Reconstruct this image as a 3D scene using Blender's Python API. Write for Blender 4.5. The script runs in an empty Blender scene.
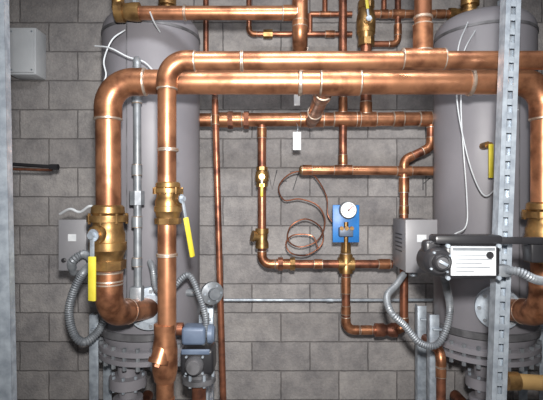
import bpy, bmesh, math, random
from mathutils import Vector, Matrix
random.seed(4)
F=450.0; CZ=1.5
def W(px,py,d): return Vector(((px-271.5)/F*d, d, CZ+(200-py)/F*d))
def S(n,d): return n/F*d
sc=bpy.context.scene
sc.view_settings.view_transform='Standard'

# ---------------- materials
def newmat(name):
    m=bpy.data.materials.new(name); m.use_nodes=True
    nt=m.node_tree; return m,nt,nt.nodes['Principled BSDF']
def mottled(name,c1,c2,metal,r1,r2,scale=12,bump=0.0,detail=4,lo=0.35,hi=0.65):
    m,nt,b=newmat(name)
    tc=nt.nodes.new('ShaderNodeTexCoord'); n=nt.nodes.new('ShaderNodeTexNoise')
    n.inputs['Scale'].default_value=scale; n.inputs['Detail'].default_value=detail
    nt.links.new(tc.outputs['Object'],n.inputs['Vector'])
    r=nt.nodes.new('ShaderNodeValToRGB')
    r.color_ramp.elements[0].position=lo; r.color_ramp.elements[1].position=hi
    r.color_ramp.elements[0].color=(*c1,1); r.color_ramp.elements[1].color=(*c2,1)
    nt.links.new(n.outputs['Fac'],r.inputs['Fac']); nt.links.new(r.outputs['Color'],b.inputs['Base Color'])
    mr=nt.nodes.new('ShaderNodeMapRange'); mr.inputs['From Min'].default_value=.3; mr.inputs['From Max'].default_value=.7
    mr.inputs['To Min'].default_value=r1; mr.inputs['To Max'].default_value=r2
    nt.links.new(n.outputs['Fac'],mr.inputs['Value']); nt.links.new(mr.outputs['Result'],b.inputs['Roughness'])
    b.inputs['Metallic'].default_value=metal
    if bump:
        bp=nt.nodes.new('ShaderNodeBump'); bp.inputs['Strength'].default_value=bump; bp.inputs['Distance'].default_value=0.002
        n2=nt.nodes.new('ShaderNodeTexNoise'); n2.inputs['Scale'].default_value=scale*12
        nt.links.new(tc.outputs['Object'],n2.inputs['Vector'])
        nt.links.new(n2.outputs['Fac'],bp.inputs['Height']); nt.links.new(bp.outputs['Normal'],b.inputs['Normal'])
    return m
COP=mottled('copper',(0.20,0.085,0.045),(0.58,0.27,0.145),0.8,0.46,0.27,scale=8,detail=10,lo=.38,hi=.58)
COPD=mottled('copper_tarnished',(0.12,0.05,0.034),(0.38,0.155,0.09),0.75,0.48,0.32,scale=13,detail=10,lo=.36,hi=.6)
FIT=mottled('copper_fitting',(0.18,0.075,0.04),(0.48,0.22,0.115),0.8,0.46,0.3,scale=18,detail=8,lo=.36,hi=.6)
SOLD=mottled('solder',(0.32,0.23,0.17),(0.60,0.52,0.44),0.75,0.45,0.35,scale=30)
BRASS=mottled('brass',(0.16,0.09,0.036),(0.42,0.255,0.10),0.8,0.45,0.32,scale=18,detail=8)
GREY=mottled('heater_paint',(0.17,0.166,0.184),(0.215,0.208,0.228),0.0,0.52,0.44,scale=2.5,detail=8)
GREYD=mottled('cast_iron_grey',(0.07,0.07,0.075),(0.14,0.14,0.15),0.2,0.55,0.45,scale=12,bump=.3)
GALV=mottled('galvanised_steel',(0.28,0.32,0.37),(0.47,0.53,0.59),0.5,0.5,0.38,scale=26)
COND=mottled('conduit_grey',(0.16,0.175,0.195),(0.26,0.28,0.30),0.4,0.5,0.4,scale=18)
BOXG=mottled('enclosure_grey',(0.20,0.20,0.215),(0.25,0.25,0.265),0.05,0.5,0.4,scale=4)
WHITE=mottled('white_plastic',(0.48,0.51,0.54),(0.56,0.59,0.62),0,0.5,0.4,scale=5)
PAPER=mottled('label',(0.48,0.51,0.54),(0.60,0.62,0.64),0,0.6,0.5,scale=40)
TAGW=mottled('tag_white',(0.80,0.82,0.84),(0.88,0.89,0.9),0,0.5,0.4,scale=40)
BLACK=mottled('black_plastic',(0.012,0.012,0.014),(0.024,0.024,0.027),0,0.42,0.32,scale=8)
YEL=mottled('yellow_handle',(0.50,0.42,0.03),(0.63,0.54,0.07),0,0.45,0.35,scale=10)
BLUE=mottled('blue_panel',(0.015,0.14,0.42),(0.025,0.19,0.52),0,0.45,0.35,scale=10)
BLUEG=mottled('blue_grey_paint',(0.08,0.11,0.17),(0.13,0.17,0.24),0.1,0.5,0.4,scale=10)
RED=mottled('red_needle',(0.4,0.02,0.02),(0.5,0.03,0.03),0,0.5,0.4)
BEIGE=mottled('beige_pipe',(0.34,0.21,0.08),(0.42,0.27,0.11),0.3,0.5,0.4,scale=8)
PENCIL=mottled('marker_ink',(0.05,0.05,0.06),(0.09,0.09,0.09),0,0.8,0.7)

def blockmat():
    m,nt,b=newmat('concrete_block')
    L=nt.links; sp=nt.nodes.new('ShaderNodeSeparateXYZ'); cb=nt.nodes.new('ShaderNodeCombineXYZ')
    geo=nt.nodes.new('ShaderNodeNewGeometry')
    L.new(geo.outputs['Position'],sp.inputs[0])
    ad=nt.nodes.new('ShaderNodeMath'); ad.operation='ADD'; L.new(sp.outputs['X'],ad.inputs[0]); L.new(sp.outputs['Y'],ad.inputs[1])
    ad2=nt.nodes.new('ShaderNodeMath'); ad2.operation='ADD'; ad2.inputs[1].default_value=-3.1+40.13; L.new(ad.outputs[0],ad2.inputs[0])
    az=nt.nodes.new('ShaderNodeMath'); az.operation='ADD'; az.inputs[1].default_value=20-0.127; L.new(sp.outputs['Z'],az.inputs[0])
    L.new(ad2.outputs[0],cb.inputs[0]); L.new(az.outputs[0],cb.inputs[1])
    nw=nt.nodes.new('ShaderNodeTexNoise'); nw.inputs['Scale'].default_value=14; nw.inputs['Detail'].default_value=4; L.new(geo.outputs['Position'],nw.inputs['Vector'])
    vs=nt.nodes.new('ShaderNodeVectorMath'); vs.operation='MULTIPLY_ADD'; vs.inputs[1].default_value=(.010,.010,0); L.new(nw.outputs['Color'],vs.inputs[0]); L.new(cb.outputs[0],vs.inputs[2])
    br=nt.nodes.new('ShaderNodeTexBrick'); L.new(vs.outputs[0],br.inputs['Vector'])
    br.inputs['Scale'].default_value=1; br.inputs['Brick Width'].default_value=0.4; br.inputs['Row Height'].default_value=0.2
    br.inputs['Mortar Size'].default_value=0.006; br.inputs['Mortar Smooth'].default_value=0.8
    br.inputs['Color1'].default_value=(0.245,0.236,0.238,1); br.inputs['Color2'].default_value=(0.335,0.323,0.320,1)
    br.inputs['Mortar'].default_value=(0.175,0.166,0.166,1)
    n=nt.nodes.new('ShaderNodeTexNoise'); n.inputs['Scale'].default_value=6; n.inputs['Detail'].default_value=14; n.inputs['Roughness'].default_value=.8
    L.new(geo.outputs['Position'],n.inputs['Vector'])
    r=nt.nodes.new('ShaderNodeValToRGB'); r.color_ramp.elements[0].position=.34; r.color_ramp.elements[1].position=.66
    r.color_ramp.elements[0].color=(.6,.6,.62,1); r.color_ramp.elements[1].color=(1.25,1.23,1.2,1)
    L.new(n.outputs['Fac'],r.inputs[0])
    mx=nt.nodes.new('ShaderNodeMixRGB'); mx.blend_type='MULTIPLY'; mx.inputs[0].default_value=1
    L.new(br.outputs['Color'],mx.inputs[1]); L.new(r.outputs[0],mx.inputs[2]); L.new(mx.outputs[0],b.inputs['Base Color'])
    b.inputs['Roughness'].default_value=.85
    n2=nt.nodes.new('ShaderNodeTexNoise'); n2.inputs['Scale'].default_value=70; n2.inputs['Detail'].default_value=6
    L.new(geo.outputs['Position'],n2.inputs['Vector'])
    inv=nt.nodes.new('ShaderNodeMath'); inv.operation='MULTIPLY_ADD'; inv.inputs[1].default_value=-1.0; L.new(br.outputs['Fac'],inv.inputs[0]); L.new(n2.outputs['Fac'],inv.inputs[2])
    bp=nt.nodes.new('ShaderNodeBump'); bp.inputs['Strength'].default_value=.8; bp.inputs['Distance'].default_value=.008
    L.new(inv.outputs[0],bp.inputs['Height']); L.new(bp.outputs[0],b.inputs['Normal'])
    return m
BLOCK=blockmat()
CONC=mottled('concrete',(0.20,0.20,0.20),(0.3,0.3,0.3),0,0.9,0.8,scale=3,bump=.3)
CEIL=mottled('ceiling_paint',(0.5,0.5,0.5),(0.6,0.6,0.6),0,0.9,0.8,scale=2)

# ---------------- mesh builder
def frame(a):
    a=Vector(a).normalized(); u=Vector((0,0,1)) if abs(a.z)<.9 else Vector((0,-1,0))
    x=u.cross(a).normalized(); y=a.cross(x).normalized(); return x,y,a
class MB:
    def __init__(s): s.v=[];s.f=[];s.m=[];s.sm=[];s.mats=[]
    def mi(s,m):
        if m not in s.mats: s.mats.append(m)
        return s.mats.index(m)
    def rings(s,rings,mat,cap=True,smooth=True):
        i=s.mi(mat); b=len(s.v); n=len(rings[0])
        for r in rings: s.v+= [tuple(p) for p in r]
        for k in range(len(rings)-1):
            for j in range(n):
                s.f.append((b+k*n+j,b+k*n+(j+1)%n,b+(k+1)*n+(j+1)%n,b+(k+1)*n+j)); s.m.append(i); s.sm.append(smooth)
        if cap:
            s.f.append(tuple(b+j for j in reversed(range(n)))); s.m.append(i); s.sm.append(False)
            e=b+(len(rings)-1)*n
            s.f.append(tuple(e+j for j in range(n))); s.m.append(i); s.sm.append(False)
    def lathe(s,o,axis,prof,mat,seg=28,smooth=True,rot=0,cap=True):
        o=Vector(o); x,y,a=frame(axis); R=[]
        for t,r in prof:
            R.append([o+a*t+(x*math.cos(q)+y*math.sin(q))*max(r,1e-4) for q in [rot+2*math.pi*j/seg for j in range(seg)]])
        s.rings(R,mat,cap,smooth and seg>8)
    def cyl(s,a,b,r,mat,seg=24,r2=None):
        a=Vector(a);b=Vector(b); s.lathe(a,b-a,[(0,r),((b-a).length,r2 or r)],mat,seg)
    def tube(s,P,r,mat,seg=16,cap=True,rf=None):
        P=[Vector(p) for p in P]; T=[]
        for i in range(len(P)):
            t=(P[min(i+1,len(P)-1)]-P[max(i-1,0)]); T.append(t.normalized())
        x,y,a=frame(T[0]); R=[]
        for i,p in enumerate(P):
            t=T[i]; x=(x-t*x.dot(t)).normalized(); y=t.cross(x)
            rr=rf(i) if rf else r
            R.append([p+(x*math.cos(q)+y*math.sin(q))*rr for q in [2*math.pi*j/seg for j in range(seg)]])
        s.rings(R,mat,cap)
    def smooth(s,P,r,mat,seg=10,n=10,rib=0):
        P=[Vector(p) for p in P]; Q=[P[0]*2-P[1]]+P+[P[-1]*2-P[-2]]; O=[]
        for i in range(1,len(Q)-2):
            a,b,c,d=Q[i-1:i+3]
            for k in range(n):
                t=k/n; O.append(.5*((2*b)+(c-a)*t+(2*a-5*b+4*c-d)*t*t+(3*b-a-3*c+d)*t**3))
        O.append(P[-1])
        if rib:
            L=[0]
            for i in range(1,len(O)): L.append(L[-1]+(O[i]-O[i-1]).length)
            st=rib/2; N=int(L[-1]/st); R=[]; j=0
            for k in range(N+1):
                d=k*st
                while j<len(L)-2 and L[j+1]<d: j+=1
                R.append(O[j].lerp(O[j+1],min(1,(d-L[j])/max(1e-6,L[j+1]-L[j]))))
            s.tube(R,r,mat,seg,rf=lambda i:r*(1.12 if i%2 else .9)); return
        s.tube(O,r,mat,seg)
    def box(s,c,size,mat,bev=0.004,rot=None):
        bm=bmesh.new(); bmesh.ops.create_cube(bm,size=1)
        for v in bm.verts: v.co=Vector((v.co.x*size[0],v.co.y*size[1],v.co.z*size[2]))
        if bev: bmesh.ops.bevel(bm,geom=bm.edges[:],offset=min(bev,min(size)*.3),segments=2 if bev<.015 else 4,affect='EDGES',profile=.5)
        M=Matrix.Translation(Vector(c)) @ (rot.to_4x4() if rot else Matrix())
        i=s.mi(mat); b=len(s.v); bm.verts.index_update()
        s.v+=[tuple(M@v.co) for v in bm.verts]
        for f in bm.faces: s.f.append(tuple(b+v.index for v in f.verts)); s.m.append(i); s.sm.append(bev>=.015)
        bm.free()
    def bolts(s,o,axis,R,n,r,h,mat,rot=0):
        o=Vector(o); x,y,a=frame(axis)
        for k in range(n):
            q=rot+2*math.pi*k/n; p=o+(x*math.cos(q)+y*math.sin(q))*R
            s.lathe(p,a,[(-h/2,r),(h/2,r)],mat,seg=6)
    def coupling(s,p,axis,r,mat=None,L=None):
        a=Vector(axis).normalized(); L=L or r*2.2; p=Vector(p)
        s.lathe(p-a*L/2,a,[(0,r*1.02),(.001,r*1.12),(L-.001,r*1.12),(L,r*1.02)],mat or FIT)
        for e in(-1,1): s.lathe(p+a*(L/2*e)-a*r*.13,a,[(0,r*1.02),(r*.08,r*1.14),(r*.18,r*1.14),(r*.26,r*1.02)],SOLD)
    def pipe(s,P,r,mat=None,R=None,fit=True,seg=24,caps=False):
        mat=mat or COP; P=[Vector(p) for p in P]; R=R or r*2.1; path=[P[0]]
        for i in range(1,len(P)-1):
            a=(P[i-1]-P[i]).normalized(); b=(P[i+1]-P[i]).normalized()
            th=math.pi-a.angle(b); 
            if th<.02: path.append(P[i]); continue
            t=R*math.tan(th/2); t=min(t,(P[i-1]-P[i]).length*.49,(P[i+1]-P[i]).length*.49); Rr=t/math.tan(th/2)
            c=P[i]+(a+b).normalized()*(Rr/math.cos(th/2)); A=P[i]+a*t; B=P[i]+b*t; arc=[]
            nrm=(A-c).cross(B-c).normalized(); N=10
            for k in range(N+1): arc.append(c+Matrix.Rotation(th*k/N,3,nrm)@((A-c)))
            path+=arc
            if fit:
                e=r*.9; s.tube([A+a*e]+arc+[B+b*e],r*1.12,FIT,seg)
                for q,ax in((A+a*e,a),(B+b*e,b)): s.lathe(q-ax*r*.02,ax,[(0,r*1.15),(r*.13,r*1.13),(r*.2,r*1.01)],SOLD)
        path.append(P[-1]); s.tube(path,r,mat,seg)
    def build(s,name):
        me=bpy.data.meshes.new(name); me.from_pydata(s.v,[],s.f)
        for m in s.mats: me.materials.append(m)
        me.polygons.foreach_set('material_index',s.m); me.polygons.foreach_set('use_smooth',s.sm)
        me.update()
        bm=bmesh.new(); bm.from_mesh(me); bmesh.ops.recalc_face_normals(bm,faces=bm.faces[:]); bm.to_mesh(me); bm.free()
        try: me.set_sharp_from_angle(angle=math.radians(40))
        except Exception: pass
        o=bpy.data.objects.new(name,me); sc.collection.objects.link(o); return o

def plainbox(name,lo,hi,mat):
    b=MB(); lo=Vector(lo);hi=Vector(hi); b.box((lo+hi)/2,hi-lo,mat,bev=0); return b.build(name)
X=Vector((1,0,0));Y=Vector((0,1,0));Z=Vector((0,0,1))
# ---------------- room
plainbox('wall_back',(-2.9,3.1,0),(2.9,3.25,3.3),BLOCK)
plainbox('wall_left',(-3.05,-1.6,0),(-2.9,3.25,3.3),BLOCK)
plainbox('wall_right',(2.9,-1.6,0),(3.05,3.25,3.3),BLOCK)
plainbox('wall_front',(-2.9,-1.75,0),(2.9,-1.6,3.3),BLOCK)
plainbox('floor',(-3.05,-1.75,-.1),(3.05,3.25,0),CONC)
plainbox('ceiling',(-3.05,-1.75,3.3),(3.05,3.25,3.4),CEIL)

# ---------------- water heaters
def heater(cx_px,side):
    d=2.6; cx=W(cx_px,0,d).x; r=.272
    zt=CZ+S(180,d); zb=CZ-S(122,d)
    m=MB(); o=Vector((cx,d,0))
    pr=[(zb,r*.98),(zb+.01,r),(zt-.10,r)]
    for k in range(1,9):
        q=k/8*math.pi/2; pr.append((zt-.10+.10*math.sin(q), r-.10+.10*math.cos(q)))
    pr+= [(zt+.01,r*.3),(zt+.012,.01)]
    m.lathe(o,Z,pr,GREY,seg=72)
    m.lathe(o,Z,[(zt-.12,r),(zt-.12,r+.004),(zt-.105,r+.004),(zt-.105,r)],GREYD,seg=72)
    m.box((cx+side*.06,d-r-.002+.006,(zt+zb)/2+.03),(.004,.008,(zt-zb)-.3),GREYD,bev=0.001)
    # bottom flanges
    m.lathe(o,Z,[(zb-.03,r+.008),(zb-.025,r+.014),(zb+.005,r+.014),(zb+.01,r+.008)],GREYD,seg=72)
    m.lathe(o,Z,[(zb-.10,r-.03),(zb-.06,r-.008),(zb-.03,r-.008)],GREY,seg=72)
    m.lathe(o,Z,[(zb-.115,r+.010),(zb-.11,r+.018),(zb-.085,r+.018),(zb-.08,r+.010)],GREY,seg=72)
    m.lathe(o,Z,[(zb-.16,r+.010),(zb-.155,r+.018),(zb-.130,r+.018),(zb-.128,r+.010)],GREY,seg=72)
    m.lathe(o,Z,[(zb-.13,r-.02),(zb-.115,r-.02)],GREYD,seg=72)
    m.lathe(o,Z,[(zb-.21,.08),(zb-.19,.17),(zb-.16,r-.03)],GREYD,seg=72)
    m.bolts(o+Z*(zb-.122),Z,r+.006,24,.012,.115,COND)
    q=o+Vector((-.10 if side<0 else -.05,-.12,0))
    m.lathe(q,Z,[(zb-.40,.035),(zb-.40,.08),(zb-.38,.08),(zb-.375,.05),(zb-.32,.05),(zb-.315,.10),(zb-.29,.10),(zb-.285,.10),(zb-.26,.10),(zb-.255,.055),(zb-.16,.055)],GREY,seg=32)
    m.bolts(q+Z*(zb-.287),Z,.083,8,.009,.085,GALV)
    m.pipe([q+Z*(zb-.39),q+Z*.25,q+Vector((0,.4,.25))],.034,COPD)
    m.coupling(q+Z*(zb-.43),Z,.034,L=.05)
    for ax,ay in((-1,-.35),(1,-.35),(-1,.7),(1,.7)):
        lx=cx+ax*(r+.035); ly=d+ay*.2
        m.box((lx,ly,(zb+.06)/2),(.05,.006,zb+.06),GALV,bev=.001)
        m.box((lx+ax*.025,ly+.025,(zb+.06)/2),(.006,.05,zb+.06),GALV,bev=.001)
        m.box((lx-ax*.03,ly+.005,zb-.02),(.09,.05,.012),GALV,bev=.001)
        m.box((lx,ly,.006),(.11,.10,.012),GALV,bev=.001)
    fp=Vector((cx-side*.05,d-r,W(0,306,2.33).z))
    ax=Vector((-side*.35,-1,0)).normalized()
    m.lathe(fp+Vector((0,.03,0)),ax,[(0,.06),(.05,.06),(.05,.108),(.072,.108),(.074,.108),(.092,.108),(.094,.07),(.10,.07)],GALV,seg=40)
    m.bolts(fp+Vector((0,.03,0))+ax*.085,ax,.088,8,.010,.04,COND)
    t=o+Z*(zt)
    m.lathe(t+Vector((-side*.10,-.05,0)),Z,[(0,.045),(.03,.045),(.03,.035),(.06,.035),(.06,.05),(.11,.05),(.11,.03),(.16,.03)],BRASS,seg=32)
    m.lathe(t+Vector((side*.09,-.02,0)),Z,[(0,.03),(.02,.03),(.02,.02),(.10,.02)],GALV,seg=6)
    m.build('water_heater'); return o,zt,zb,fp,ax
hl=heater(152,-1); hr=heater(483.5,1)

# ---------------- valves
def ballvalve(p,axis,L,r,lever=None,name='ball_valve',mat=None):
    m=MB(); p=Vector(p); a=Vector(axis).normalized(); mat=mat or BRASS; o=p-a*L/2
    h=L
    m.lathe(o,a,[(0,r*1.15),(0,r*1.45),(h*.16,r*1.45),(h*.16,r*1.2)],mat,seg=8,rot=.39)
    m.lathe(o,a,[(h*.15,r*1.2),(h*.2,r*1.32),(h*.3,r*1.5),(h*.42,r*1.62),(h*.58,r*1.62),(h*.7,r*1.5),(h*.8,r*1.32),(h*.85,r*1.2)],mat)
    m.lathe(o,a,[(h*.28,r*1.35),(h*.28,r*1.62),(h*.37,r*1.62),(h*.37,r*1.35)],mat,seg=12)
    m.lathe(o,a,[(h*.84,r*1.2),(h*.84,r*1.45),(h,r*1.45),(h,r*1.15)],mat,seg=8,rot=.39)
    if lever:
        sd,lv,lm=lever; sd=Vector(sd).normalized(); lv=Vector(lv)
        m.lathe(p+sd*r*1.3,sd,[(0,r*.7),(r*.6,r*.7),(r*.6,r*.4),(r*1.1,r*.4)],mat,seg=16)
        m.lathe(p+sd*r*2.2,sd,[(0,r*.5),(r*.35,r*.5)],GALV,seg=6)
        st=p+sd*(r*2.3); w=lv.normalized(); u=sd.cross(w).normalized()
        rot=Matrix((w,u,w.cross(u))).transposed()
        wd=max(.014,r*.45)
        m.box(st+w*(lv.length*.2),(lv.length*.45,wd*.8,.004),GALV,bev=.001,rot=rot)
        m.box(st+w*(lv.length*.68),(lv.length*.64,wd*1.15,.011),lm,bev=.004,rot=rot)
    return m.build(name)

# ---------------- big headers
rA=S(9.2,1.75); rB=S(12.2,1.95)
m=MB(); dA=1.75
m.pipe([W(167,330,dA),W(167,61,dA),W(760,60,dA)],rA)
m.pipe([W(423,-120,dA),W(423,58,dA)],rA*.92)
m.coupling(W(423,59,dA),X,rA*1.03,L=.16); m.coupling(W(423,38,dA),Z,rA*.95,L=.10); m.coupling(W(168,150,dA),Z,rA,L=.006); m.coupling(W(242,61,dA),X,rA,L=.006); m.coupling(W(167,255,dA),Z,rA,L=.006)
m.coupling(W(423,18,dA),Z,rA*.92,L=.004)
m.coupling(W(650,60,dA),X,rA,L=.1)
m.build('copper_supply_header')
m=MB(); dB=1.95
m.pipe([hl[3]+hl[4]*.05,W(109,314,dB),W(108,82,dB),W(544,82,dB),W(544,314,dB),hr[3]+hr[4]*.05],rB)
m.coupling(W(300,82,dB),X,rB,L=.006); m.coupling(W(470,82,dB),X,rB,L=.006); m.coupling(W(340,82,dB),X,rB,L=.17)
m.coupling(W(109,278,dB),Z,rB,L=.05)
a=W(327,84,dB); b=W(311,122,2.75); m.cyl(a,b,rB*.72,COP); m.coupling(a.lerp(b,.75),b-a,rB*.72,L=.12); m.coupling(a.lerp(b,.2),b-a,rB*.74,L=.08)
m.build('copper_return_header')

def bigvalve(p,r,L,name,lever,lw=.034):
    m=MB(); o=p-Z*L/2
    m.lathe(o,Z,[(0,r*1.1),(0,r*1.42),(L*.14,r*1.44),(L*.14,r*1.25)],BRASS,seg=8,rot=.3)
    m.lathe(o,Z,[(L*.13,r*1.2),(L*.2,r*1.25),(L*.28,r*1.38),(L*.3,r*1.48),(L*.42,r*1.48),(L*.43,r*1.38),(L*.55,r*1.38),(L*.62,r*1.25),(L*.7,r*1.2),(L*.74,r*1.22)],BRASS)
    m.lathe(o,Z,[(L*.74,r*1.2),(L*.74,r*1.66),(L*.84,r*1.66),(L*.84,r*1.2)],BRASS,seg=12)
    m.lathe(o,Z,[(L*.84,r*1.2),(L*.88,r*1.35),(L*.97,r*1.3),(L,r*1.12)],BRASS)
    m.bolts(o+Z*L*.79,Z,r*1.55,8,r*.12,L*.16,BRASS)
    sd,lv,off=lever; sd=Vector(sd).normalized(); pc=o+Z*L*off
    m.lathe(pc+sd*r*1.1,sd,[(0,r*.75),(r*.45,r*.75),(r*.45,r*.5),(r*.7,r*.5)],BRASS,seg=20)
    m.lathe(pc+sd*r*1.7,sd,[(0,r*.5),(r*.12,r*.5)],GALV,seg=20)
    m.lathe(pc+sd*r*1.7,sd,[(0,r*.3),(r*.45,r*.3)],GALV,seg=6)
    st=pc+sd*r*1.9; lv=Vector(lv); w=lv.normalized(); u=sd.cross(w).normalized(); rot=Matrix((w,u,w.cross(u))).transposed()
    m.box(st+w*lv.length*.16,(lv.length*.42,lw*.6,.005),GALV,bev=.001,rot=rot)
    m.box(st+w*lv.length*.66,(lv.length*.68,lw,.012),YEL,bev=.005,rot=rot)
    return m.build(name)
bigvalve(W(108,237,dB),rB,S(64,dB),'ball_valve',((-.32,-1,0),(0.0,0,-.27),.55))
bigvalve(W(544,232,dB),rB,S(60,dB),'ball_valve',((.6,-.8,0),(0,0,-.26),.5))
bigvalve(W(168,203,dA),rA,S(42,dA),'ball_valve',((1,-.45,0),(.035,0.02,-.225),.6),lw=.022)

# wye strainer under supply riser
m=MB(); r=rA
m.lathe(W(165,400,dA),Z,[(0,r*.95),(S(18,dA),r*.95),(S(20,dA),r*1.15),(S(30,dA),r*1.35),(S(52,dA),r*1.35),(S(64,dA),r*1.12),(S(72,dA),r*1.2),(S(76,dA),r*1.2),(S(77,dA),r)],FIT)
ax=Vector((-.22,-.35,-.9)).normalized(); q=W(166,338,dA)
m.lathe(q,ax,[(0,r*.9),(r*2.2,r*1.0),(r*2.2,r*1.14),(r*2.7,r*1.14),(r*2.75,r*.6)],FIT)
m.lathe(q+ax*r*2.7,ax,[(0,r*.5),(r*.35,r*.5)],COPD,seg=6)
m.pipe([W(166,398,dA),W(166,520,dA),W(166,520,dA+.9)],r*.95)
m.build('wye_strainer')

# ---------------- top pipes
m=MB(); d=2.25; r=S(6.8,d)
m.pipe([W(128,13,d),W(300,13,d)],r); m.pipe([W(300,-90,d),W(300,48,d),W(300,48,d+.5)],r*1.02,COPD)
m.coupling(W(300,13,d),Z,r*1.03,L=.14); m.coupling(W(290,13,d),X,r,L=.07); m.coupling(W(185,13,d),X,r,L=.006)
m.lathe(W(116,12,d),X,[(0,r*.9),(0,r*1.5),(.04,r*1.5),(.04,r*1.15),(.09,r*1.35),(.12,r*1.35),(.12,r)],BRASS,seg=16)
m.pipe([W(118,10,d),W(118,-60,d)],r*.9,BRASS)
m.build('copper_vent_pipe')
m=MB(); d=2.95; r=S(2.6,d)
m.pipe([W(249,-60,d),W(249,34,d),W(352,34,d)],r,COPD); m.pipe([W(310,14,d),W(352,14,d)],r,COPD); m.pipe([W(310,34,d),W(310,14,d)],r*.99,COPD)
m.pipe([W(325,-60,d),W(325,14,d)],r,COPD); m.coupling(W(325,14,d),X,r,L=.07); m.coupling(W(330,34,d),X,r*1.2,L=.06); m.lathe(W(268,34,d)-X*.03,X,[(0,r*1.2),(0,r*1.8),(.06,r*1.8),(.06,r*1.2)],BRASS,seg=8)
m.build('small_copper_pipe')
m=MB(); m.pipe([W(206,-60,2.95),W(206,60,2.95)],S(2.8,2.95),COPD); m.build('small_copper_pipe')

# ---------------- middle manifold
m=MB(); d=2.75; r=S(6.8,d)
m.pipe([W(193,120,d),W(429,119,d)],r)
rs=S(4.2,d)
m.pipe([W(418,117,d),W(431,117,d),W(431,147,d),W(404,160,d),W(404,330,d),W(346,330,d),W(346,265,d)],rs,COPD)
for x,l in((222,.12),(237,.06),(312,.14),(347,.16),(366,.12),(398,.06),(425,.07)): m.coupling(W(x,120-(x-193)/236,d),X,r,L=l)
m.lathe(W(228,120,d),X,[(0,r*1.1),(0,r*1.3),(.03,r*1.3),(.03,r*1.1)],COPD,seg=8); m.lathe(W(244,120,d),X,[(0,r*1.1),(0,r*1.3),(.03,r*1.3),(.03,r*1.1)],COPD,seg=8)
m.pipe([W(262,124,d),W(262,264,d),W(392,264,d)],rs,COPD)
m.coupling(W(262,133,d),Z,rs,L=.06); m.coupling(W(284,264,d),X,rs*1.1,L=.10); m.coupling(W(318,264,d),X,rs*1.05,L=.05); m.coupling(W(384,264,d),X,rs*1.1,L=.07)
m.lathe(W(278,264,d),X,[(0,rs*1.3),(0,rs*1.6),(.03,rs*1.6),(.03,rs*1.3)],COPD,seg=8); m.lathe(W(290,264,d),X,[(0,rs*1.3),(0,rs*1.6),(.03,rs*1.6),(.03,rs*1.3)],BRASS,seg=8)
m.coupling(W(404,185,d),Z,rs*1.1,L=.09); m.coupling(W(404,210,d),Z,rs*1.0,L=.05); m.coupling(W(346,285,d),Z,rs,L=.10);m.coupling(W(346,310,d),Z,rs,L=.05); m.coupling(W(366,330,d),X,rs,L=.07)
m.lathe(W(375,330,d),X,[(0,rs),(0,rs*1.6),(.05,rs*1.6),(.07,rs*1.2),(.1,rs*1.7),(.13,rs*1.7),(.13,rs)],COPD)
m.lathe(W(338,264,d),X,[(0,rs*1.1),(0,rs*1.6),(S(16,d),rs*1.6),(S(16,d),rs*1.1)],BRASS); m.lathe(W(346,273,d),Z,[(0,rs*1.1),(0,rs*1.6),(S(18,d),rs*1.6),(S(20,d),rs*1.2),(S(34,d),rs*1.1)],BRASS)
m.coupling(W(346,256,d),Z,rs*1.2,mat=BRASS,L=.03)
rd=S(4.6,d)
m.pipe([W(303,170,d),W(440,171,d)],rd,COP); m.coupling(W(307,170,d),X,rd,L=.06); m.coupling(W(343,170,d),X,rd,L=.11); m.coupling(W(404,171,d),X,rd,L=.09)
m.lathe(W(299,170,d),X,[(0,rd*.5),(.01,rd*1.0),(.04,rd*1.0)],BRASS,seg=8)
m.pipe([W(343,-100,d),W(343,170,d)],S(4,d),COPD); m.coupling(W(343,160,d),Z,S(4,d),L=.06);m.coupling(W(343,105,d),Z,S(4,d),L=.09)
m.pipe([W(366,-100,d),W(366,119,d)],S(5.5,d),COPD); m.coupling(W(366,108,d),Z,S(5.5,d),L=.07)
m.build('copper_manifold')
ballvalve(W(366,24,2.75),Z,S(44,2.75),S(5.8,2.75),((0,-1,0),(-.02,0,.16),YEL),'ball_valve')
ballvalve(W(262,177,2.75),Z,S(20,2.75),rs,((0,-1,0),(0,0,-.12),YEL),'ball_valve')
m=MB(); m.lathe(W(262,248,2.75),Z,[(0,rs),(0,rs*1.6),(.03,rs*1.6),(.05,rs*1.3),(.09,rs*1.4),(.09,rs*1.6),(.12,rs*1.6),(.12,rs)],BRASS)
ax=Vector((-.8,-.3,.2)).normalized(); m.lathe(W(262,238,2.75),ax,[(0,rs*1.1),(.05,rs*1.1),(.05,rs*1.35),(.065,rs*1.35)],BRASS); m.build('check_valve')

m=MB(); d=2.9; m.pipe([W(372,14,d),W(470,14,d)],S(4,d)); m.pipe([W(398,-60,d),W(398,44,d),W(372,44,d)],S(3,d),COPD); m.coupling(W(398,14,d),X,S(4,d),L=.08); m.coupling(W(440,14,d),X,S(4,d),L=.06)
m.pipe([W(384,-60,d),W(384,14,d)],S(2.6,d),COPD); m.coupling(W(384,14,d),X,S(4,d),L=.05); m.coupling(W(398,30,d),Z,S(3.4,d),L=.07)
m.lathe(W(455,14,d)-X*.04,X,[(0,.03),(0,.04),(.03,.04),(.05,.034),(.08,.04),(.08,.03)],BRASS,seg=8); m.build('small_copper_pipe')

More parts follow.
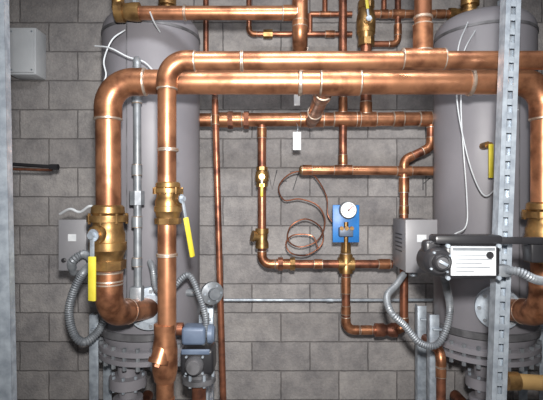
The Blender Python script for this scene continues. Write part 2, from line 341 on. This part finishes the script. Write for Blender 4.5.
# ---------------- gauge panel
m=MB(); d=2.66
m.box(W(347,224,d)+Y*.04,(S(27,d),.012,S(38,d)),BLUE,bev=.004)
m.box(W(346,232,d)+Y*.01,(S(14,d),.05,S(9,d)),BLUEG,bev=.006)
g=W(348,210,d)
m.lathe(g+Y*.03,-Y,[(0,S(8.6,d)),(.045,S(8.6,d)),(.05,S(7.8,d))],COND,seg=36)
m.lathe(g-Y*.012,-Y,[(0,S(7.6,d)),(.011,S(7.6,d))],TAGW,seg=36)
for k in range(11):
    q=math.radians(-130+26*k)+math.pi/2; m.box(g+Vector((math.cos(q),0,math.sin(q)))*S(6.2,d)-Y*.024,(.0035,.002,.008),BLACK,bev=0,rot=Matrix.Rotation(math.pi/2-q,3,'Y'))
m.box(g+Vector((.008,-.0255,.008)),(.004,.002,.045),RED,bev=0,rot=Matrix.Rotation(.7,3,'Y'))
m.lathe(g-Y*.024,-Y,[(0,.005),(.004,.005)],BLACK,seg=12)
for dx in(-5,0,5): m.lathe(W(346+dx,228,d)-Y*.015,-Y,[(0,.012),(.02,.012),(.02,.007),(.03,.007)],BRASS,seg=8)
m.cyl(W(346,252,2.7),W(346,222,2.7),S(2.6,d),BRASS)
m.build('pressure_gauge')
m=MB(); d=2.85
pts=[(336,226),(328,215),(326,195),(312,174),(292,173),(279,186),(284,200),(300,199),(318,206),(325,222),(318,240),(300,247),(288,240),(291,226),(306,219),(321,228),(322,244),(307,255),(291,253),(286,243),(294,235),(312,236),(318,248)]
m.smooth([W(x,y,d+.03*math.sin(i*1.3)) for i,(x,y) in enumerate(pts)],S(.75,d),COPD,seg=8,n=8); m.build('capillary_tube')

m=MB(); m.cyl(W(205,300,2.95),W(440,300,2.95),S(1.5,2.95),GALV); m.lathe(W(330,300,2.95)-X*.02,X,[(0,.014),(.04,.014)],GALV); m.build('steel_conduit_pipe')
m=MB(); d=2.5; m.pipe([W(215,100,d),W(224,430,d)],S(3.3,d),COPD); m.coupling(W(215.6,120,d),Z,S(3.3,d),L=.05); m.cyl(W(215,110,d),W(215,96,2.72),S(3.2,d),COPD); m.build('copper_drain_pipe')
m=MB(); d=2.45; p=W(212,293,d); m.lathe(p,Vector((.5,-1,0)),[(-.03,.02),(-.03,.055),(-.01,.062),(.01,.062),(.02,.03),(.05,.03)],COND,seg=32); m.bolts(p,Vector((.5,-1,0)),.045,6,.007,.035,GALV); m.cyl(p,p+Vector((-.17,.02,0)),.022,COND); m.build('pipe_flange')

m=MB(); d=2.7; m.cyl(W(-40,161,d),W(56,167,d),S(1.8,d),BLACK); m.cyl(W(-40,168,d),W(52,170,d),S(1.3,d),COPD); m.lathe(W(50,167,d),X,[(0,.012),(0,.018),(.05,.018),(.05,.01)],BLACK,seg=8); m.box(W(-30,165,d)+Y*.2,(.05,.42,.06),GALV); m.build('wall_rod')

m=MB(); d=2.98; m.box(W(24,52,d)+Y*.05,(S(27,d),.14,S(47,d)),WHITE,bev=.008); m.box(W(24,52,d)-Y*.024,(S(24,d),.012,S(43,d)),WHITE,bev=.004)
for sx in(-1,1):
    for sz in(-1,1): m.lathe(W(24+sx*10,52+sz*19,d)-Y*.028,-Y,[(0,.006),(.004,.006)],GALV,seg=10)
m.build('junction_box')

# ---------------- strut channels
def strut(a,b,w,dep,name,pitch=.05,holes=True):
    m=MB(); a=Vector(a);b=Vector(b); z=(b-a).normalized(); x=(X-z*X.dot(z)).normalized(); y=z.cross(x)
    rot=Matrix((x,y,z)).transposed(); L=(b-a).length; t=.003; mid=(a+b)/2
    rw=.32 if holes else .5
    for sgn in(-1,1):
        m.box(mid+x*sgn*w*(.5-rw/2),(w*rw,t,L),GALV,bev=0,rot=rot)
        m.box(mid+x*sgn*(w/2-t/2)+y*dep/2,(t,dep,L),GALV,bev=0,rot=rot)
        m.box(mid+x*sgn*(w*.36)+y*dep,(w*.26,t,L),GALV,bev=0,rot=rot)
    if holes:
        n=int(L/pitch)
        for k in range(n+1): m.box(a+z*(k*pitch),(w*.38,t,pitch*.42),GALV,bev=0,rot=rot)
    m.box(a+z*.004,(w*2.4,w*2.4,.008),GALV,bev=.001)
    return m.build(name)
def onz(px1,py1,px2,py2,d):
    A=W(px1,py1,d);B=W(px2,py2,d); f=lambda z:A+(B-A)*((z-A.z)/(B.z-A.z)); return f(0.0),f(3.29)
a,b=onz(499,400,513.5,0,1.6); strut(a,b,S(15,1.6),.04,'strut_channel')
a,b=onz(6,400,-2,0,1.55); strut(a,b,S(12,1.55),.03,'strut_channel',holes=False)

# ---------------- actuator
m=MB(); d=1.5
m.box(W(473,262,d)+Y*.05,(S(58,d),.10,S(37,d)),BLACK,bev=.022)
m.box(W(470,240,d)+Y*.04,(S(68,d),.075,S(9,d)),BLACK,bev=.009)
m.box(W(473,261,d)-Y*.002,(S(45,d),.006,S(29,d)),PAPER,bev=.002)
m.box(W(473,249,d)-Y*.006,(S(42,d),.003,S(3,d)),COND,bev=0)
for k,(w,yy) in enumerate(((30,255),(36,259),(26,263),(34,267),(18,271))): m.box(W(455+w/2,yy,d)-Y*.006,(S(w,d),.002,S(.8,d)),COND,bev=0)
m.lathe(W(489,255,d)-Y*.005,-Y,[(0,.012),(.004,.012)],BLACK,seg=20)
for px,py in((448,246),(499,246),(448,278),(499,278)): m.lathe(W(px,py,d)+Y*.008,-Y,[(0,.007),(.012,.007)],GALV,seg=10)
kc=W(440,262,d)
m.lathe(kc+Y*.09,-Y,[(0,S(15,d)),(.07,S(15,d)),(.085,S(14,d)),(.095,S(11.5,d))],BLACK,seg=40)
m.lathe(kc-Y*.004,-Y,[(0,S(9,d)),(.010,S(9,d)),(.018,S(7,d))],BLACK,seg=24)
m.lathe(kc-Y*.02,-Y,[(0,S(5.5,d)),(.008,S(5.5,d))],GREYD,seg=24); m.box(kc-Y*.032,(S(9,d),.010,S(3,d)),GALV,bev=.002,rot=Matrix.Rotation(.5,3,'Y'))
m.box(kc+Vector((-.012,.05,.045)),(.06,.05,.05),BLACK,bev=.016); m.bolts(kc-Y*.004,-Y,S(11.5,d),4,.004,.012,GALV,rot=.6)
m.box(W(522,241,d)+Y*.02,(S(46,d),.03,S(7,d)),BLACK,bev=.004)
m.box(W(506,272,d)+Y*.03,(S(14,d),.04,S(12,d)),COND,bev=.006)
m.box(W(544,252,d)+Y*.05,(S(18,d),.06,S(24,d)),BLACK,bev=.008)
m.smooth([W(508,271,d)+Y*.02,W(520,272,d),W(534,279,d),W(552,284,d+.05),W(580,300,d+.2)],S(4.2,d),COND,seg=14,rib=.009)
m.build('valve_actuator')

def cbox(px,py,w,h,d,dep,name,side):
    m=MB(); c=W(px,py,d)+Y*dep/2; ww=S(w,d);hh=S(h,d)
    m.box(c,(ww,dep,hh),BOXG,bev=.004); m.box(c-Y*(dep/2+.003),(ww*1.03,.012,hh*1.02),BOXG,bev=.004)
    m.box(c-Y*(dep/2+.011)+Z*hh*.15,(ww*.3,.002,hh*.14),PAPER,bev=0)
    m.lathe(c-Y*(dep/2+.008)+Vector((side*ww*.3,0,-hh*.3)),-Y,[(0,.012),(.01,.012),(.012,.009)],BLACK,seg=20)
    m.lathe(c-Z*hh/2,-Z,[(0,.028),(.012,.028),(.012,.02),(.04,.02)],GALV,seg=20)
    for k in range(5): m.box(c+Vector((side*(-ww/2-.001),0,hh*.2-k*.022)),(.003,dep*.5,.006),BLACK,bev=0)
    m.box(c+Vector((0,dep/2+.02,0)),(ww*.8,.06,hh*.5),GREY,bev=.004)
    return m.build(name)
cbox(73,245,27,50,2.4,.16,'control_box',-1)
cbox(421,246,31,52,2.3,.24,'control_box',1)

m=MB(); d=2.32; m.smooth([W(74,272,2.45),W(72,262,d),W(84,254,d),W(93,262,d-.05),W(84,272,d),W(74,290,d),W(69,312,d),W(74,334,d),W(84,342,d),W(96,334,d+.05),W(104,322,d+.08)],S(4.0,d),COND,seg=12,rib=.012); m.build('flexible_conduit')
m=MB(); d=2.0; m.smooth([W(150,262,2.3),W(153,270,d+.2),W(157,290,d+.15),W(172,288,d+.15),W(188,275,d+.15),W(199,295,d+.15),W(206,322,d+.15),W(202,345,d+.12)],S(3.2,d),COND,seg=12,rib=.011); m.build('flexible_conduit')
m=MB(); d=2.1; m.smooth([W(404,274,2.4),W(396,285,2.3),W(387,296,2.2),W(391,312,d),W(405,326,d),W(420,343,d),W(436,345,d),W(446,330,d),W(450,308,d),W(446,285,d-.1),W(443,270,d-.3)],S(3.4,d),COND,seg=12,rib=.011); m.build('flexible_conduit')
m=MB(); d=2.18; r=S(3.8,d)
m.pipe([W(138,292,d),W(137,60,d),W(137,60,2.36)],r,COND,fit=False)
for y,l in((100,.03),(170,.05),(196,.04),(222,.05),(262,.04)): m.coupling(W(137,y,d),Z,r*1.2,mat=COND,L=l)
m.box(W(137,298,d),(S(12,d),.06,S(24,d)),COND,bev=.008)
m.cyl(W(137,298,d),W(140,298,2.34),.015,COND)
m.lathe(W(137,205,d),Z,[(0,r*1.3),(0,r*2),(S(14,d),r*2),(S(14,d),r*1.3)],COND,seg=8)
m.build('rigid_conduit')

# circulator pump lower left
m=MB(); d=2.1
m.box(W(193,337,d)+Y*.05,(S(24,d),.10,S(18,d)),BLUEG,bev=.016)
m.lathe(W(207,337,d)+Y*.05,X,[(0,.045),(.02,.045),(.03,.035)],BLUEG,seg=24)
m.lathe(W(181,332,d)+Y*.05,-X,[(0,.03),(.06,.03),(.06,.04),(.08,.04)],COPD,seg=20)
m.box(W(197,362,d)+Y*.06,(S(33,d),.14,S(25,d)),BLACK,bev=.016)
m.box(W(196,351,d)-Y*.012,(S(28,d),.008,S(5,d)),BLUEG,bev=.002)
pc=W(195,364,d)-Y*.01
m.lathe(pc,-Y,[(0,S(9,d)),(.03,S(9,d)),(.045,S(6.5,d))],GREYD,seg=32); m.bolts(pc-Y*.002,-Y,S(11.5,d),4,.006,.014,GALV,rot=.78)
m.lathe(W(197,386,d)+Y*.06,Z,[(0,.045),(0,.08),(.022,.08),(.024,.05),(.05,.05),(.052,.075),(.07,.075)],GREYD,seg=32)
m.bolts(W(197,386,d)+Y*.06+Z*.02,Z,.066,6,.008,.06,GALV)
m.pipe([W(197,386,d)+Y*.06,Vector((W(197,0,d).x,d+.06,.2)),Vector((W(197,0,d).x,d+.55,.2))],.034,COPD)
m.build('circulator_pump')

def lever_drain(px,py1,py2,d,name='ball_valve'):
    m=MB(); p=W(px,py1,d)
    m.lathe(p+Y*.09,-Y,[(0,.018),(.06,.018),(.06,.01),(.09,.01)],BRASS,seg=8)
    c=(W(px,py1,d)+W(px,py2,d))/2; m.box(c,(.024,.010,abs(W(px,py1,d).z-W(px,py2,d).z)),YEL,bev=.004)
    return m.build(name)
lever_drain(491,144,178,2.24)

def tag(px,py,w,h,d,mat=TAGW,rot=0):
    m=MB(); R=Matrix.Rotation(rot,3,'Y'); m.box(W(px,py,d),(S(w,d),.003,S(h,d)),mat,bev=.001,rot=R); p=W(px,py-h/2,d); m.smooth([p,p+Vector((.006,.01,.03)),p+Vector((0,.05,.06))],.0015,GALV,seg=6,n=4); m.build('pipe_tag')
tag(297,99,6,13,2.6); tag(297,141,8,18,2.64)

def cable(P,r,mat,name='cable'):
    m=MB(); m.smooth([W(*p) for p in P],r,mat,seg=8,n=8); return m.build(name)
cable([(125,30,2.3),(112,40,2.25),(104,60,2.22),(106,74,2.22),(104,82,2.2)],.004,WHITE)
cable([(95,46,2.25),(110,48,2.2),(128,57,2.2),(144,62,2.2),(156,74,2.2)],.004,WHITE)
cable([(150,12,2.2),(154,22,2.25),(160,32,2.32)],.004,WHITE)
cable([(60,214,2.42),(70,209,2.38),(80,212,2.38),(90,206,2.36),(98,210,2.4)],.007,WHITE)
cable([(468,22,2.4),(458,50,2.26),(457,100,2.24),(466,150,2.24),(476,182,2.24),(486,196,2.25),(498,186,2.27)],.0035,WHITE)
cable([(478,26,2.4),(463,55,2.26),(461,95,2.24),(462,130,2.25),(467,200,2.25),(466,226,2.25),(455,234,2.2)],.0035,WHITE)
cable([(525,110,2.36),(508,112,2.3),(501,135,2.28),(497,160,2.26),(498,186,2.27)],.003,WHITE)

m=MB(); m.cyl(W(512,381,1.9),W(640,389,1.9),S(7.5,1.9),BEIGE); m.lathe(W(511,381,1.9)-X*.02,X,[(0,S(7,1.9)),(0,S(9,1.9)),(.05,S(9,1.9)),(.05,S(8,1.9))],BRASS,seg=12); m.build('beige_pipe')
m=MB(); d=2.45; p=W(441,352,d); m.pipe([p+Y*.25,p,Vector((p.x,p.y,0.0))],S(4.6,d),COPD); m.coupling(W(441,372,d),Z,S(4.6,d),L=.05); m.build('copper_drain_pipe')
def stroke(m,P): m.tube([W(x,y,3.099) for x,y in P],.0035,PENCIL,seg=6)
m=MB(); stroke(m,[(268,170),(272,190),(277,170)]); stroke(m,[(281,181),(287,181)]); stroke(m,[(290,172),(299,171),(293,190)]); stroke(m,[(423,178),(423,190)]); stroke(m,[(423,184),(430,178)]); m.build('wall_marking')

# ---------------- lights
l=bpy.data.lights.new('flash','SPOT'); l.energy=420; l.color=(1,.97,.935); l.spot_size=math.radians(94); l.spot_blend=1.0; l.shadow_soft_size=.05
o=bpy.data.objects.new('flash',l); sc.collection.objects.link(o); o.location=(.03,-.03,1.70); o.rotation_euler=(Vector((.05,3,1.5))-Vector(o.location)).to_track_quat('-Z','Y').to_euler()
def area(name,loc,target,size,e,col,sy=None):
    l=bpy.data.lights.new(name,'AREA'); l.energy=e; l.color=col; l.size=size
    if sy: l.shape='RECTANGLE'; l.size_y=sy
    o=bpy.data.objects.new(name,l); sc.collection.objects.link(o); o.location=loc
    o.rotation_euler=(Vector(target)-Vector(loc)).to_track_quat('-Z','Y').to_euler(); return o
area('ceiling_light',(0.2,1.0,3.25),(0.2,1.0,0),1.8,60,(.97,.98,1),.5)
w=bpy.data.worlds.new('World'); sc.world=w; w.use_nodes=True
w.node_tree.nodes['Background'].inputs[0].default_value=(.5,.55,.6,1); w.node_tree.nodes['Background'].inputs[1].default_value=.3
cam=bpy.data.cameras.new('Camera'); co=bpy.data.objects.new('Camera',cam); sc.collection.objects.link(co)
co.location=(0,0,CZ); co.rotation_euler=(math.pi/2,0,0); cam.sensor_width=36; cam.lens=F/543*36; cam.clip_start=.02
sc.camera=co
